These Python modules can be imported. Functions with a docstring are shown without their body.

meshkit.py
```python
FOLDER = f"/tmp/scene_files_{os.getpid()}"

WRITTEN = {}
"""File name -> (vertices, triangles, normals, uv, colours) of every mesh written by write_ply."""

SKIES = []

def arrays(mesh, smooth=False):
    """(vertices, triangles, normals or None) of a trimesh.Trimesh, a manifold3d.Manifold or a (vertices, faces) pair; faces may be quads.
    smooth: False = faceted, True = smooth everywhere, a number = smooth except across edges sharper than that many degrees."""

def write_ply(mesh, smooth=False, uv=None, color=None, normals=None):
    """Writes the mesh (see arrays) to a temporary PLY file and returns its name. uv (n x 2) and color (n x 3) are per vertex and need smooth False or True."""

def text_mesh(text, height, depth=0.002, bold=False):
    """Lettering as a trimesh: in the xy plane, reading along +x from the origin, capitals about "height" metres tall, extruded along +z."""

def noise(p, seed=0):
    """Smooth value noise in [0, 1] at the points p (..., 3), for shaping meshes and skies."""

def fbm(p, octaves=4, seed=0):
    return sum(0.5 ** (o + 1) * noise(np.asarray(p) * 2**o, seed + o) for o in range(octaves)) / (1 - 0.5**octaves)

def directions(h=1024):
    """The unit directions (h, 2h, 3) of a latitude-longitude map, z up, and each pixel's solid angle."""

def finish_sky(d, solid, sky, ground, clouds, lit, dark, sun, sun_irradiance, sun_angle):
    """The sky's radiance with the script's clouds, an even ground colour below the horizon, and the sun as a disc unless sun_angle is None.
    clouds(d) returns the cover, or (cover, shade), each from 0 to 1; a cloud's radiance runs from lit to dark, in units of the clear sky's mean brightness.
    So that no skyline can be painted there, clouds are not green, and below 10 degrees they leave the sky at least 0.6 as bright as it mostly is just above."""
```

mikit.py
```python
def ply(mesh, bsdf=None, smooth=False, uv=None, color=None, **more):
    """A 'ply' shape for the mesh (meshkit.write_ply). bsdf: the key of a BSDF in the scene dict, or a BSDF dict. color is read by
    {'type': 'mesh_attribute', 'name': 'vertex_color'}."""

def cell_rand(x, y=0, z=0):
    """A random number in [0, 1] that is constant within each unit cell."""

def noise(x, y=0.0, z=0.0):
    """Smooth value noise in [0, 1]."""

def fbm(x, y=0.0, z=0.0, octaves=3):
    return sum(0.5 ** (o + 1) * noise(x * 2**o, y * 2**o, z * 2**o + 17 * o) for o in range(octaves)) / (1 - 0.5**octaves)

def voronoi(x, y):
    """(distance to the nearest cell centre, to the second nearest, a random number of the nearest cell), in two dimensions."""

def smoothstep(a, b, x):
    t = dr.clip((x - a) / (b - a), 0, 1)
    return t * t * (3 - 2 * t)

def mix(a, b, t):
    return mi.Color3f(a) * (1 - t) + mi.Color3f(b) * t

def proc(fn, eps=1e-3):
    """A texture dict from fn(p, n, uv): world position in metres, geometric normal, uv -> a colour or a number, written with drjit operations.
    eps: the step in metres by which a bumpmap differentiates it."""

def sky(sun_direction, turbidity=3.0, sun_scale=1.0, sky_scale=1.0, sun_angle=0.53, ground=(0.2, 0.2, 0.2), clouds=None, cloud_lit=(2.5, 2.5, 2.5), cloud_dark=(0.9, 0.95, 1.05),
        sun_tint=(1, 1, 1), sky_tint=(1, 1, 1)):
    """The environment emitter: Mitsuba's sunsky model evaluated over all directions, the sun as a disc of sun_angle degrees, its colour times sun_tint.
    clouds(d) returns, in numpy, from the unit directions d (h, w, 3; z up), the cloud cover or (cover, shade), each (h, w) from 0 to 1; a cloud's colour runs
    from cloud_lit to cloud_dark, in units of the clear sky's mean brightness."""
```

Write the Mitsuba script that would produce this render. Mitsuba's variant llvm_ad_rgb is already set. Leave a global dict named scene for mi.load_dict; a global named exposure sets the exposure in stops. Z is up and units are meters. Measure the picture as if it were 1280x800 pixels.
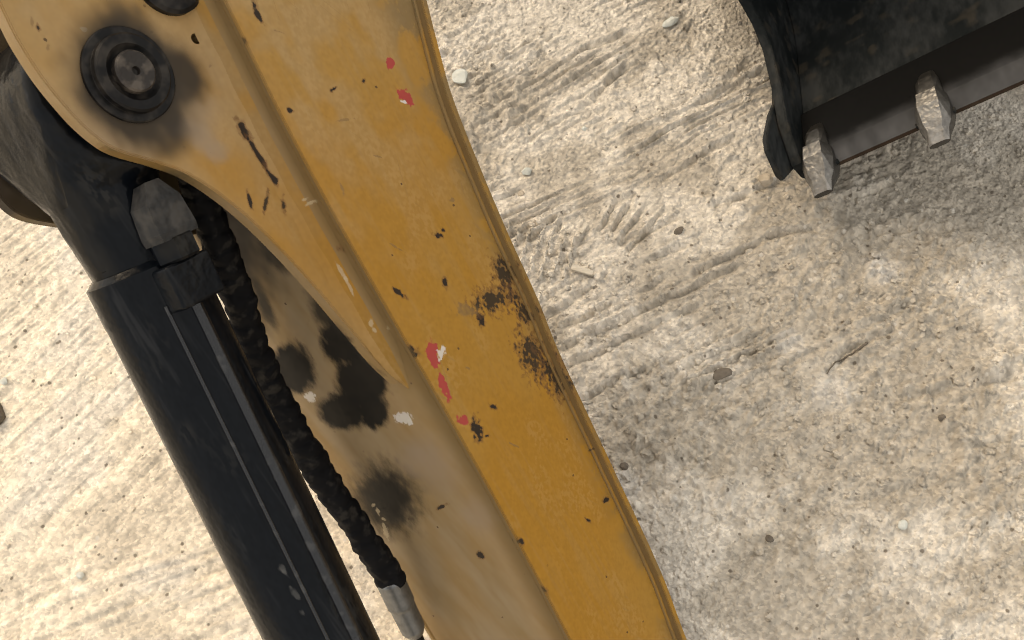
import math
import numpy as np, trimesh, manifold3d as m3, shapely.geometry as sg
import drjit as dr, mitsuba as mi
import mikit, meshkit
from mikit import noise, fbm, voronoi, smoothstep, mix, proc

# ---------------------------------------------------------------- camera, daylight, exposure
scene, labels = {'type': 'scene'}, {}
CAM = np.array([0.0, 0.0, 2.35])
FWD = np.array([0.0, 0.465696, -0.884945])
UP = np.array([0.257663, 0.855064, 0.449972])
scene['camera'] = {
    'type': 'perspective', 'fov': 2 * math.degrees(math.atan(640 / 1250)), 'fov_axis': 'x',
    'near_clip': 0.05, 'far_clip': 1500.0,
    'to_world': mi.ScalarTransform4f().look_at(origin=CAM.tolist(), target=(CAM + FWD).tolist(), up=UP.tolist()),
    'film': {'type': 'hdrfilm', 'width': 1024, 'height': 640, 'rfilter': {'type': 'gaussian'}},
    'sampler': {'type': 'independent', 'sample_count': 64},
}
SUN = [-0.40, 0.58, 0.71]
scene['sky'] = mikit.sky(SUN, turbidity=3, sun_scale=0.17, sun_angle=32, clouds=lambda d: 1.0,
                         cloud_lit=(1.26, 1.22, 1.16), ground=(0.35, 0.3, 0.23), sun_tint=(1.0, 0.95, 0.86))
exposure = 3.12
RNG = np.random.default_rng(7)

# ---------------------------------------------------------------- frames of the two steel assemblies (world metres)
ARM_O = np.array([-0.23367, 0.96269, 1.02599])
ARM = np.array([[0.217461, -0.656232, -0.722544],      # u: along the arm, down towards the tip
                [-0.633581, -0.658011, 0.406935],      # v: out of the top plate
                [0.742486, -0.369298, 0.558868]])      # w: out of the near side plate
BUCKET_O = np.array([0.8370, 1.3595, 0.1567])
BUCKET = np.array([[0.819326, -0.151904, 0.552838],    # e: along the cutting edge
                   [-0.309961, -0.928554, 0.204233],   # t: the way the teeth point
                   [-0.482316, 0.338692, 0.807873]])   # n: out of the floor plate
def unit(a):
    a = np.asarray(a, float)
    return a / np.linalg.norm(a)
def arm(q): return ARM_O + np.asarray(q, float) @ ARM
BUCKET_SIZE = 1.17
def bucket(q): return BUCKET_O + BUCKET_SIZE * np.asarray(q, float) @ BUCKET

# ---------------------------------------------------------------- mesh helpers
def tm(mesh):
    if hasattr(mesh, 'to_mesh'):
        m = mesh.to_mesh()
        mesh = trimesh.Trimesh(np.array(m.vert_properties[:, :3]), np.array(m.tri_verts), process=False)
    return mesh
def placed(mesh, frame):
    mesh = tm(mesh).copy()
    mesh.vertices = frame(mesh.vertices)
    return mesh
def add(key, mesh, bsdf, smooth=30):
    scene[key] = mikit.ply(mesh, bsdf, smooth=smooth)
def man(mesh):
    return m3.Manifold(m3.Mesh(np.asarray(mesh.vertices, np.float32), np.asarray(mesh.faces, np.uint32)))
def dense(poly, step):
    out = []
    for a, b in zip(poly, np.roll(poly, -1, 0)):
        k = max(1, int(np.linalg.norm(b - a) / step))
        out += [a + (b - a) * i / k for i in range(k)]
    return np.array(out)
def spline(pts, n):
    """A smooth open curve through the points."""
    from scipy.interpolate import PchipInterpolator
    pts = np.asarray(pts, float)
    t = np.r_[0, np.cumsum(np.linalg.norm(np.diff(pts, axis=0), axis=1))]
    return PchipInterpolator(t, pts)(np.linspace(0, t[-1], n))
def plate(poly, z0, z1, bevel=0.003, holes=()):
    """Extruded plate with chamfered rims; poly in (a, b), thickness along the third axis. Returns (a, b, z) mesh."""
    P = sg.Polygon(poly).buffer(0)
    if not P.exterior.is_ccw: P = sg.polygon.orient(P)
    rings = [(P.buffer(-bevel), z0), (P, z0 + bevel), (P, z1 - bevel), (P.buffer(-bevel), z1)]
    cs = [m3.CrossSection([np.array(sg.polygon.orient(r if r.geom_type == 'Polygon' else max(r.geoms, key=lambda g: g.area)).exterior.coords)[:-1]]) for r, _ in rings]
    body = m3.Manifold.extrude(cs[1], (z1 - z0) - 2 * bevel).translate([0, 0, z0 + bevel])
    lo = m3.Manifold.extrude(cs[0], bevel * 1.5).translate([0, 0, z0])
    hi = m3.Manifold.extrude(cs[3], bevel * 1.5).translate([0, 0, z1 - bevel * 1.5])
    half = P.buffer(-bevel * 0.45)
    hc = m3.CrossSection([np.array(sg.polygon.orient(half if half.geom_type == 'Polygon' else max(half.geoms, key=lambda g: g.area)).exterior.coords)[:-1]])
    mid = m3.Manifold.extrude(hc, (z1 - z0) - 0.7 * bevel).translate([0, 0, z0 + 0.35 * bevel])
    out = body + lo + hi + mid
    for (a, b, r) in holes:
        out = out - m3.Manifold.cylinder(4 * (z1 - z0), r, r, 32).translate([a, b, z0 - 1.5 * (z1 - z0)])
    return tm(out)
def swap(mesh, order):
    """Reorders the axes of a mesh: new axis i is old axis order[i]."""
    mesh = tm(mesh).copy()
    mesh.vertices = mesh.vertices[:, order]
    perm = np.zeros((3, 3)); perm[range(3), order] = 1
    if np.linalg.det(perm) < 0: mesh.faces = mesh.faces[:, ::-1]
    return mesh
def tube(path, radius, sides=20, caps=True):
    """Tube along a path; radius: number, array per point, or fn(s, angle)."""
    p = np.asarray(path, float)
    t = np.gradient(p, axis=0); t /= np.linalg.norm(t, axis=1, keepdims=True)
    a = np.cross(t[0], [0.3, 0.5, 0.81]); a /= np.linalg.norm(a)
    A = []
    for k in range(len(p)):
        a = a - t[k] * (a @ t[k]); a /= np.linalg.norm(a); A.append(a)
    A = np.array(A); Bn = np.cross(t, A)
    s = np.r_[0, np.cumsum(np.linalg.norm(np.diff(p, axis=0), axis=1))]
    ang = np.arange(sides) * 2 * np.pi / sides
    if callable(radius): r = radius(s[:, None], ang[None, :])
    else: r = np.broadcast_to(np.broadcast_to(radius, (len(p),))[:, None], (len(p), sides))
    v = p[:, None] + r[..., None] * (np.cos(ang)[None, :, None] * A[:, None] + np.sin(ang)[None, :, None] * Bn[:, None])
    i, j = np.meshgrid(np.arange(len(p) - 1), np.arange(sides), indexing='ij')
    q = np.stack([i * sides + j, i * sides + (j + 1) % sides, (i + 1) * sides + (j + 1) % sides, (i + 1) * sides + j], -1).reshape(-1, 4)
    f = np.vstack([q[:, [0, 1, 2]], q[:, [0, 2, 3]]])
    v = v.reshape(-1, 3)
    if caps:
        n = len(v); v = np.vstack([v, p[0], p[-1]]); last = (len(p) - 1) * sides
        j = np.arange(sides)
        f = np.vstack([f, np.stack([np.full(sides, n), (j + 1) % sides, j], -1), np.stack([np.full(sides, n + 1), last + j, last + (j + 1) % sides], -1)])
    return trimesh.Trimesh(v, f, process=False)
def lathe(profile, sides=48):
    """Solid of revolution round z from (r, z) points, bottom first."""
    return tm(m3.Manifold.revolve(m3.CrossSection([np.array(profile)]), sides))
def turned(profile, origin, axis, sides=48):
    """lathe() with its z axis along axis, standing at origin (world)."""
    m = lathe(profile, sides)
    z = unit(axis); x = unit(np.cross([0.31, 0.52, 0.79], z)); y = np.cross(z, x)
    m.vertices = np.asarray(origin) + m.vertices @ np.array([x, y, z])
    return m
def hull(points):
    return trimesh.convex.convex_hull(np.asarray(points, float))
def rbox(size, r=0.004):
    h = np.asarray(size, float) / 2 - r
    return tm(m3.Manifold.hull(m3.Manifold.compose([m3.Manifold.sphere(r, 12).translate([a * h[0], b * h[1], c * h[2]]) for a in (-1, 1) for b in (-1, 1) for c in (-1, 1)])))
def roughen(mesh, edge, amp, freq, seed=0, smooth_iter=0):
    m = tm(mesh).copy()
    mm = man(m).refine_to_length(edge)
    m = tm(mm); m.merge_vertices()
    n = m.vertex_normals
    m.vertices = m.vertices + n * ((meshkit.fbm(m.vertices * freq, 3, seed) - 0.5) * 2 * amp)[:, None]
    return m

# ---------------------------------------------------------------- wear and shade marks on the paint (arm coordinates): centre, 2x2 shape matrix, kind
# kinds: 0 red primer, 1 bare black, 2 white, 3 grime, 4 faint scuff, 5 dust, 6 black blotch, 7 soft soot and painted shade inside the bracket
SIDE = [(-0.1566, -0.2799, 102.8, 21.0, -37.1, 106.2, 0), (-0.0952, -0.2748, 58.7, -4.2, 18.8, 62.0, 0), (-0.0906, -0.2638, 119.6, -64.7, 242.2, 202.9, 2), (0.2983, -0.0327, 36.3, 16.0, -22.1, 62.4, 0), (0.3514, -0.018, 36.6, 13.3, -19.0, 105.6, 0), (0.3038, -0.0506, 48.4, 57.3, -103.2, 47.4, 2), (0.4268, -0.0155, 60.8, -1.7, 29.5, 77.2, 0), (0.4621, -0.0357, 46.6, 26.3, -35.9, 82.6, 1), (0.2613, 0.0111, 77.1, -7.0, 36.2, 91.5, 1), (0.4555, -0.0964, 119.5, -23.1, 91.1, 152.3, 1), (0.3158, -0.175, 91.6, 19.8, 3.3, 124.5, 1), (0.3058, -0.2345, 6.5, -19.0, 51.3, 20.8, 3), (0.2795, -0.1516, 34.1, -25.0, 63.9, 53.7, 4), (0.2789, -0.2841, 41.7, 8.0, 2.5, 51.7, 3), (0.4491, -0.2531, 23.7, 8.7, -5.0, 33.7, 3), (0.5153, -0.2709, 23.1, 7.2, -0.1, 55.8, 3), (0.3575, -0.2844, 35.8, 8.0, 3.1, 65.6, 3), (-0.3273, -0.0708, 65.9, 1.2, -28.1, 244.3, 1), (-0.1707, -0.1351, -17.8, -123.7, 390.4, -16.1, 1), (-0.1779, -0.0304, 237.0, -97.1, 164.5, 214.8, 1), (-0.1563, -0.2037, 215.9, -82.1, 158.8, 187.1, 1), (0.138, -0.1824, 102.6, -50.2, 150.7, 151.3, 1), (0.1371, -0.1986, 204.1, -99.4, 225.3, 224.2, 1), (0.2145, -0.1385, 98.2, 44.7, -88.6, 179.0, 1), (0.1717, -0.0374, 58.2, -11.8, 150.6, 281.6, 1), (-0.0326, -0.0429, 94.1, 22.8, -79.7, 280.7, 4), (0.5382, -0.0903, 61.6, -16.6, 283.1, 421.2, 4), (0.4848, -0.0461, 125.2, -145.4, 273.0, 213.9, 1), (0.7907, -0.1664, 155.6, -12.6, 141.4, 255.9, 1), (0.7994, -0.2366, 151.4, -11.6, 93.8, 163.0, 1), (0.6878, 0.0087, 130.0, 30.7, 33.1, 188.2, 1), (-0.1201, -0.1198, 21.4, -38.6, 481.1, 160.1, 4), (0.7975, 0.0189, 127.2, 56.4, -1.6, 175.1, 1), (0.3631, -0.0882, 186.3, -41.7, 219.9, 355.8, 4), (0.1044, -0.2551, 163.8, -48.0, 142.8, 185.6, 4), (0.1075, -0.0834, 43.8, -13.5, 363.5, 527.7, 4), (-0.041, -0.1434, 60.7, -45.5, 560.8, 403.4, 4), (-0.2882, -0.0925, 90.7, -56.7, 363.6, 293.1, 4), (-0.3022, -0.0206, 214.2, -34.7, 59.9, 247.4, 1)]
EAR = [(-0.1842, 0.0227, 68.1, -3.6, 12.9, 141.4, 1), (-0.143, 0.0232, 35.0, 1.1, -5.4, 252.6, 1), (-0.105, 0.0227, 72.1, 1.5, 5.8, 250.8, 1), (-0.0898, 0.0833, 97.1, 26.7, -115.5, 311.0, 1), (-0.0706, 0.061, 50.0, 37.7, -263.4, 229.1, 3), (-0.0508, 0.0323, 81.0, 29.5, -112.4, 226.7, 3), (-0.3373, 0.0109, 895.6, -1171.0, 1500.3, 576.4, 1), (-0.1784, -0.0623, 132.5, -168.3, 274.0, 123.1, 4), (-0.4468, 0.2349, 134.6, 25.7, -161.2, 324.7, 4), (-0.4096, 0.2359, 231.4, 48.9, -158.5, 319.1, 4), (-0.4373, 0.2314, 208.1, 40.7, -159.9, 322.1, 3), (-0.3722, 0.0749, 190.4, -252.3, 389.7, 147.6, 4), (-0.3811, 0.0917, 193.6, -257.4, 393.7, 148.6, 4), (-0.2923, 0.0161, 220.2, -286.6, 368.6, 150.6, 4), (0.0892, 0.0086, 48.6, 6.3, -8.4, 474.9, 9), (0.1174, 0.0097, 42.3, 7.2, -35.8, 586.7, 9), (0.1163, -0.0043, 89.8, 15.2, -34.0, 580.4, 9), (0.2081, -0.0039, 83.6, 33.6, -75.4, 209.0, 9), (0.1921, 0.0103, 115.0, 36.9, -88.2, 368.1, 9), (0.2077, 0.0118, 174.6, 31.5, -8.3, 464.8, 9), (-0.0346, -0.0006, 156.3, -197.0, 263.4, 141.5, 9), (-0.0437, 0.0022, 196.6, -248.0, 330.7, 176.4, 9), (-0.4126, 0.1719, 154.2, -111.4, 198.4, 177.9, 9), (0.0549, -0.0083, 111.3, 28.6, -39.1, 162.0, 1), (-0.2105, 0.0995, 26.9, -7.6, 15.1, 36.1, 5), (-0.2348, 0.1226, 34.2, -22.5, 36.3, 35.7, 5), (-0.1783, 0.0899, 32.7, -20.8, 35.1, 35.2, 5)]
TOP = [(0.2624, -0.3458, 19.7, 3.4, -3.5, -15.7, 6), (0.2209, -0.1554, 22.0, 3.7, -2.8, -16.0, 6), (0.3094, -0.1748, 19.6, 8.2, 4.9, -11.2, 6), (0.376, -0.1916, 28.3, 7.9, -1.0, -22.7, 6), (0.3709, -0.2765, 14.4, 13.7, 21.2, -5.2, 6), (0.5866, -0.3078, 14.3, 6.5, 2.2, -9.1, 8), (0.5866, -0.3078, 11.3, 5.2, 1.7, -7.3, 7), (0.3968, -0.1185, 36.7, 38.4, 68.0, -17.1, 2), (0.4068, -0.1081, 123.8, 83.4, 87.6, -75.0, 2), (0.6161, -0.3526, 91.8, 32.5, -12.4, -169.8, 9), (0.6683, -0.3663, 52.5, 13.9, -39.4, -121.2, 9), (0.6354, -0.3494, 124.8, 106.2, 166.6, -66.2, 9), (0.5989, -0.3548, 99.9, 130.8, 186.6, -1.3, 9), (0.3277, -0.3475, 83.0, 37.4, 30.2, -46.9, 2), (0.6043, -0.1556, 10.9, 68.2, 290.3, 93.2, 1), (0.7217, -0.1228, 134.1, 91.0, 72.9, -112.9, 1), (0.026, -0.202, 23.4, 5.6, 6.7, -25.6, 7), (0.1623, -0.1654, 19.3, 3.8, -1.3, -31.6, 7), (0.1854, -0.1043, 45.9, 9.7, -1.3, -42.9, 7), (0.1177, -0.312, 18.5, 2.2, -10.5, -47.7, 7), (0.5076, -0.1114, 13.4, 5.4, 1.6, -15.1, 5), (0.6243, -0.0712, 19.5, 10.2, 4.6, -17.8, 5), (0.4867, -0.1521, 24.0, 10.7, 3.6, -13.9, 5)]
KIND = {0: ((0.36, 0.055, 0.05), 0.95, 0.85, 1.08), 1: ((0.022, 0.018, 0.015), 0.95, 0.8, 1.1), 2: ((0.60, 0.56, 0.50), 0.9, 0.75, 1.15),
        3: ((0.035, 0.027, 0.018), 0.92, 0.55, 1.1), 4: ((0.20, 0.13, 0.06), 0.6, 0.5, 1.2), 5: ((0.30, 0.225, 0.155), 0.6, 0.2, 1.3),
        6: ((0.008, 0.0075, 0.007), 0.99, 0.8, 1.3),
        9: ((0.46, 0.37, 0.24), 0.6, 0.6, 1.2),
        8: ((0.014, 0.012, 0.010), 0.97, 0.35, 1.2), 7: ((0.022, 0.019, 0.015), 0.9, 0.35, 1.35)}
def local(p, O, Bm):
    d = [p.x - float(O[0]), p.y - float(O[1]), p.z - float(O[2])]
    return [d[0] * float(b[0]) + d[1] * float(b[1]) + d[2] * float(b[2]) for b in Bm]
def turn(n, Bm):
    return [n.x * float(b[0]) + n.y * float(b[1]) + n.z * float(b[2]) for b in Bm]
def marks(col, a, b, lst, where, wob, fine):
    for (cx, cy, m0, m1, m2, m3_, kind) in lst:
        c, amount, lo, hi = KIND[int(kind)]
        x, y = a - cx, b - cy
        d = dr.sqrt(dr.square(m0 * x + m1 * y) + dr.square(m2 * x + m3_ * y)) + (wob - 0.5) * (0.3 if kind in (5, 6, 7, 8) else 0.25 if kind in (2, 9) else 0.8) + (fine - 0.5) * (1.4 if kind in (1, 2, 4, 9) else 0.8 if kind == 0 else 1.9 if kind == 3 else 0.2)
        if kind in (1, 3): col = mix(col, (0.15, 0.075, 0.03), where * 0.55 * (1 - smoothstep(1.1, 1.75, d)))      # rust creeping out under the paint
        col = mix(col, c, where * amount * (1 - smoothstep(lo, hi, d)))
    return col
def paint_color(p, n, uv):
    a, v, w = local(p, ARM_O, ARM)
    na, nv, nw = turn(n, ARM)
    wide = fbm(a * 3.1, v * 5.0, w * 5.0 + 3)
    mid = fbm(a * 14, v * 20 + 5, w * 20)
    fine = fbm(a * 150, v * 190, w * 190, octaves=2)
    wob = noise(a * 55, v * 75 + w * 75, 4.0)
    col = mix((0.345, 0.172, 0.022), (0.345, 0.187, 0.036), smoothstep(0.35, 0.7, wide))
    col = mix(col, (0.40, 0.25, 0.10), 0.2 * smoothstep(0.5, 0.72, mid) * smoothstep(0.4, 0.65, fine))
    # faint long wipes along the arm
    wipe = fbm(a * 5, v * 120 + w * 120, 9.0)
    col = mix(col, (0.34, 0.22, 0.09), 0.16 * smoothstep(0.5, 0.8, wipe))
    col = mix(col, (0.36, 0.265, 0.15), 0.32 * smoothstep(0.35, -0.35, a) * (0.5 + smoothstep(0.35, 0.65, mid)))      # dry dust on the upper part
    # hairline scratches in two lays
    for s1, s2, k in ((0.34, 310.0, 1.0), (-0.62, 270.0, 7.0)):
        hair = noise((a + s1 * v) * 11 + k, (v - s1 * a) * s2, w * s2 + k)
        col = mix(col, (0.27, 0.17, 0.065), 0.5 * smoothstep(0.88, 0.95, hair) * smoothstep(0.5, 0.65, wide * 0.5 + mid * 0.5))
    col = col * (0.92 + 0.16 * fine)
    side = smoothstep(0.8, 0.95, nw)
    near = smoothstep(-0.03, -0.02, w)
    top = smoothstep(0.8, 0.95, nv)
    rim = (1 - side) * (1 - top)
    # top plate: dry mud film, thickest between the bracket plates
    film = smoothstep(0.25, 0.7, fbm(a * 6 + 11, w * 9, 2.0)) * smoothstep(-0.03, -0.14, w)
    brushed = fbm(a * 9 + w * 6, w * 30 - a * 10, 5.0, octaves=5)
    col = mix(col, mix((0.265, 0.185, 0.09), (0.315, 0.24, 0.148), smoothstep(0.1, 0.9, brushed)), top * (0.72 + 0.22 * film))
    col = mix(col, (0.145, 0.095, 0.038), 0.8 * top * smoothstep(-0.075, -0.015, w))  # less light on the flat ledge strip, painted in as darker brown
    # deep shade between the bracket plates painted black, with some grease
    col = mix(col, (0.02, 0.017, 0.014), 0.95 * smoothstep(0.12, -0.04, a + 0.5 * (w + 0.2) + 0.12 * (mid - 0.5)) * smoothstep(-0.088, -0.096, w) * smoothstep(-0.40, -0.38, w))
    # rims and welds keep brown grime
    col = mix(col, (0.125, 0.088, 0.04), rim * (1 - 0.75 * smoothstep(-0.066, -0.06, w) * smoothstep(-0.016, -0.024, w)) * (0.62 + 0.35 * smoothstep(0.4, 0.65, mid)))
    # dirt worked into the side plate along the lower flange
    low = smoothstep(0.10, 0.01, v + 0.36 - a * 0.085 + 0.02 * (mid - 0.5)) * side * near
    col = mix(col, (0.15, 0.11, 0.055), 0.65 * low * smoothstep(0.35, 0.6, mid + 0.3 * (fine - 0.5)))
    col = marks(col, a, v, SIDE, side * near, wob, fine)
    col = mix(col, (0.36, 0.265, 0.15), 0.35 * side * (1 - near) * smoothstep(0.2, 0.6, wide))
    col = marks(col, a, v, EAR, (1 - near) * smoothstep(-0.078, -0.068, w), wob, fine)
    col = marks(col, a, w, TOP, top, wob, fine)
    # grease wiped out of the pin joint
    rr = dr.sqrt(dr.square(a + 0.325) + dr.square(v - 0.145))
    ring = (1 - smoothstep(0.08, 0.14, rr + 0.07 * (mid - 0.5) + 0.012 * smoothstep(0.0, -0.05, a + 0.33))) * side * (1 - near)
    col = mix(col, (0.028, 0.025, 0.022), 0.93 * ring)
    halo = (1 - smoothstep(0.10, 0.16, rr)) * side * (1 - near) * smoothstep(-0.36, -0.24, a)
    col = mix(col, (0.26, 0.20, 0.145), 0.6 * halo * (1 - ring) * smoothstep(0.3, 0.6, mid))
    # small chips and specks
    f1, f2, cell = voronoi(a * 34 + v * 7, v * 34 + w * 34)
    speck = (1 - smoothstep(0.06, 0.1, f1 + 0.05 * (fine - 0.5))) * smoothstep(0.975, 0.985, cell)
    return mix(col, (0.06, 0.04, 0.025), 0.8 * speck)
def paint_bump(p, n, uv):
    return fbm(p.x * 90, p.y * 90, p.z * 90, octaves=3) * 0.0006 + noise(p.x * 14, p.y * 14, p.z * 14) * 0.0015
scene['yellow_paint'] = {'type': 'bumpmap', 'arbitrary': {'type': 'proc', **{k: v for k, v in proc(paint_bump, 0.002).items() if k != 'type'}}, 'scale': 1.0,
    'bsdf': {'type': 'principled', 'base_color': proc(paint_color), 'specular': 0.1, 'roughness': proc(lambda p, n, uv: 0.25 + 0.45 * fbm(p.x * 22, p.y * 22, p.z * 22))}}

def black_color(p, n, uv):
    a, v, w = local(p, ARM_O, ARM)
    dust = fbm(a * 9, v * 16, w * 16)
    fine = fbm(a * 70, v * 160, w * 160, octaves=2)
    col = mix((0.002, 0.003, 0.0045), (0.005, 0.0065, 0.009), fine)
    col = mix(col, (0.035, 0.033, 0.029), 0.4 * smoothstep(0.55, 0.8, dust) * smoothstep(0.4, 0.62, fine))
    for cx, cy, cz, r in ((0.433, 0.357, -0.127, 0.011), (0.440, 0.358, -0.127, 0.008), (0.478, 0.364, -0.127, 0.012), (0.513, 0.370, -0.127, 0.009), (-0.068, 0.316, -0.22, 0.007)):
        d = dr.sqrt(dr.square((a - cx) * 0.55) + dr.square((v - cy) * 1.5) + dr.square((w - cz) * 1.5)) / (0.6 * r) + 2.4 * (fine - 0.5)
        col = mix(col, (0.15, 0.147, 0.14), 0.3 * (1 - smoothstep(0.2, 1.0, d)))       # rubbed to the metal; the last one paints a glint at the head
    rub = fbm(a * 3, v * 70, w * 70 + 5)
    col = mix(col, (0.028, 0.029, 0.031), 0.5 * smoothstep(0.58, 0.8, rub))
    head = smoothstep(-0.02, -0.10, a)
    return mix(col, (0.04, 0.034, 0.024), head * 0.25 * smoothstep(0.42, 0.68, fbm(a * 16 + 4, v * 16, w * 16)))
scene['black_paint'] = {'type': 'bumpmap', 'arbitrary': proc(lambda p, n, uv: fbm(p.x * 120, p.y * 120, p.z * 120, octaves=2) * 0.0007, 0.002), 'scale': 1.0,
    'bsdf': {'type': 'principled', 'base_color': proc(black_color), 'specular': 0.12, 'roughness': proc(lambda p, n, uv: 0.06 + 0.26 * fbm(p.x * 30, p.y * 30, p.z * 30))}}
scene['bright_line'] = {'type': 'principled', 'base_color': proc(lambda p, n, uv: mix((0.006, 0.007, 0.009), (0.03, 0.03, 0.03), smoothstep(0.55, 0.75, fbm(p.x * 50, p.y * 50, p.z * 50)))), 'specular': 0.5, 'roughness': 0.12}
scene['dusty_casting'] = {'type': 'bumpmap', 'arbitrary': proc(lambda p, n, uv: fbm(p.x * 140, p.y * 140, p.z * 140) * 0.002, 0.002), 'scale': 1.0,
    'bsdf': {'type': 'principled', 'base_color': proc(lambda p, n, uv: mix((0.009, 0.009, 0.009), (0.038, 0.034, 0.029), smoothstep(0.35, 0.75, fbm(p.x * 45, p.y * 45, p.z * 45)))), 'roughness': 0.6}}
def rubber_color(p, n, uv):
    return mix((0.005, 0.005, 0.006), (0.03, 0.027, 0.023), smoothstep(0.5, 0.8, fbm(p.x * 60, p.y * 60, p.z * 60)))
scene['rubber'] = {'type': 'principled', 'base_color': proc(rubber_color), 'roughness': 0.75, 'specular': 0.15}
scene['worn_pin'] = {'type': 'bumpmap', 'arbitrary': proc(lambda p, n, uv: fbm(p.x * 200, p.y * 200, p.z * 200) * 0.001, 0.001), 'scale': 1.0,
    'bsdf': {'type': 'principled', 'base_color': proc(lambda p, n, uv: mix((0.022, 0.018, 0.015), (0.085, 0.07, 0.056), smoothstep(0.4, 0.7, fbm(p.x * 70, p.y * 70, p.z * 70)))), 'specular': 0.3, 'roughness': 0.5}}
scene['greasy_steel'] = {'type': 'principled', 'base_color': proc(lambda p, n, uv: mix((0.007, 0.0068, 0.007), (0.036, 0.031, 0.026), smoothstep(0.35, 0.85, fbm(p.x * 55, p.y * 55, p.z * 55)))), 'roughness': 0.34, 'specular': 0.14}
scene['zinc'] = {'type': 'principled', 'base_color': proc(lambda p, n, uv: mix((0.13, 0.135, 0.14), (0.26, 0.265, 0.265), fbm(p.x * 80, p.y * 80, p.z * 80))), 'metallic': 0.8, 'roughness': 0.4}
def bucket_color(p, n, uv):
    e, t, h = local(p, BUCKET_O, BUCKET)
    big = fbm(e * 7, t * 7, h * 7)
    fine = fbm(e * 90, t * 30, h * 60)
    col = mix((0.010, 0.012, 0.0125), (0.034, 0.036, 0.036), smoothstep(0.35, 0.75, big * 0.6 + fine * 0.4))
    col = mix(col, (0.06, 0.05, 0.036), 0.4 * smoothstep(0.58, 0.78, fbm(e * 24, t * 24, h * 24 + 7)))
    return col
scene['bucket_steel'] = {'type': 'bumpmap', 'arbitrary': proc(lambda p, n, uv: fbm(p.x * 60, p.y * 60, p.z * 60) * 0.002, 0.003), 'scale': 1.0,
    'bsdf': {'type': 'principled', 'base_color': proc(bucket_color), 'specular': 0.06, 'roughness': proc(lambda p, n, uv: 0.38 + 0.35 * fbm(p.x * 18, p.y * 18, p.z * 18))}}
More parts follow.
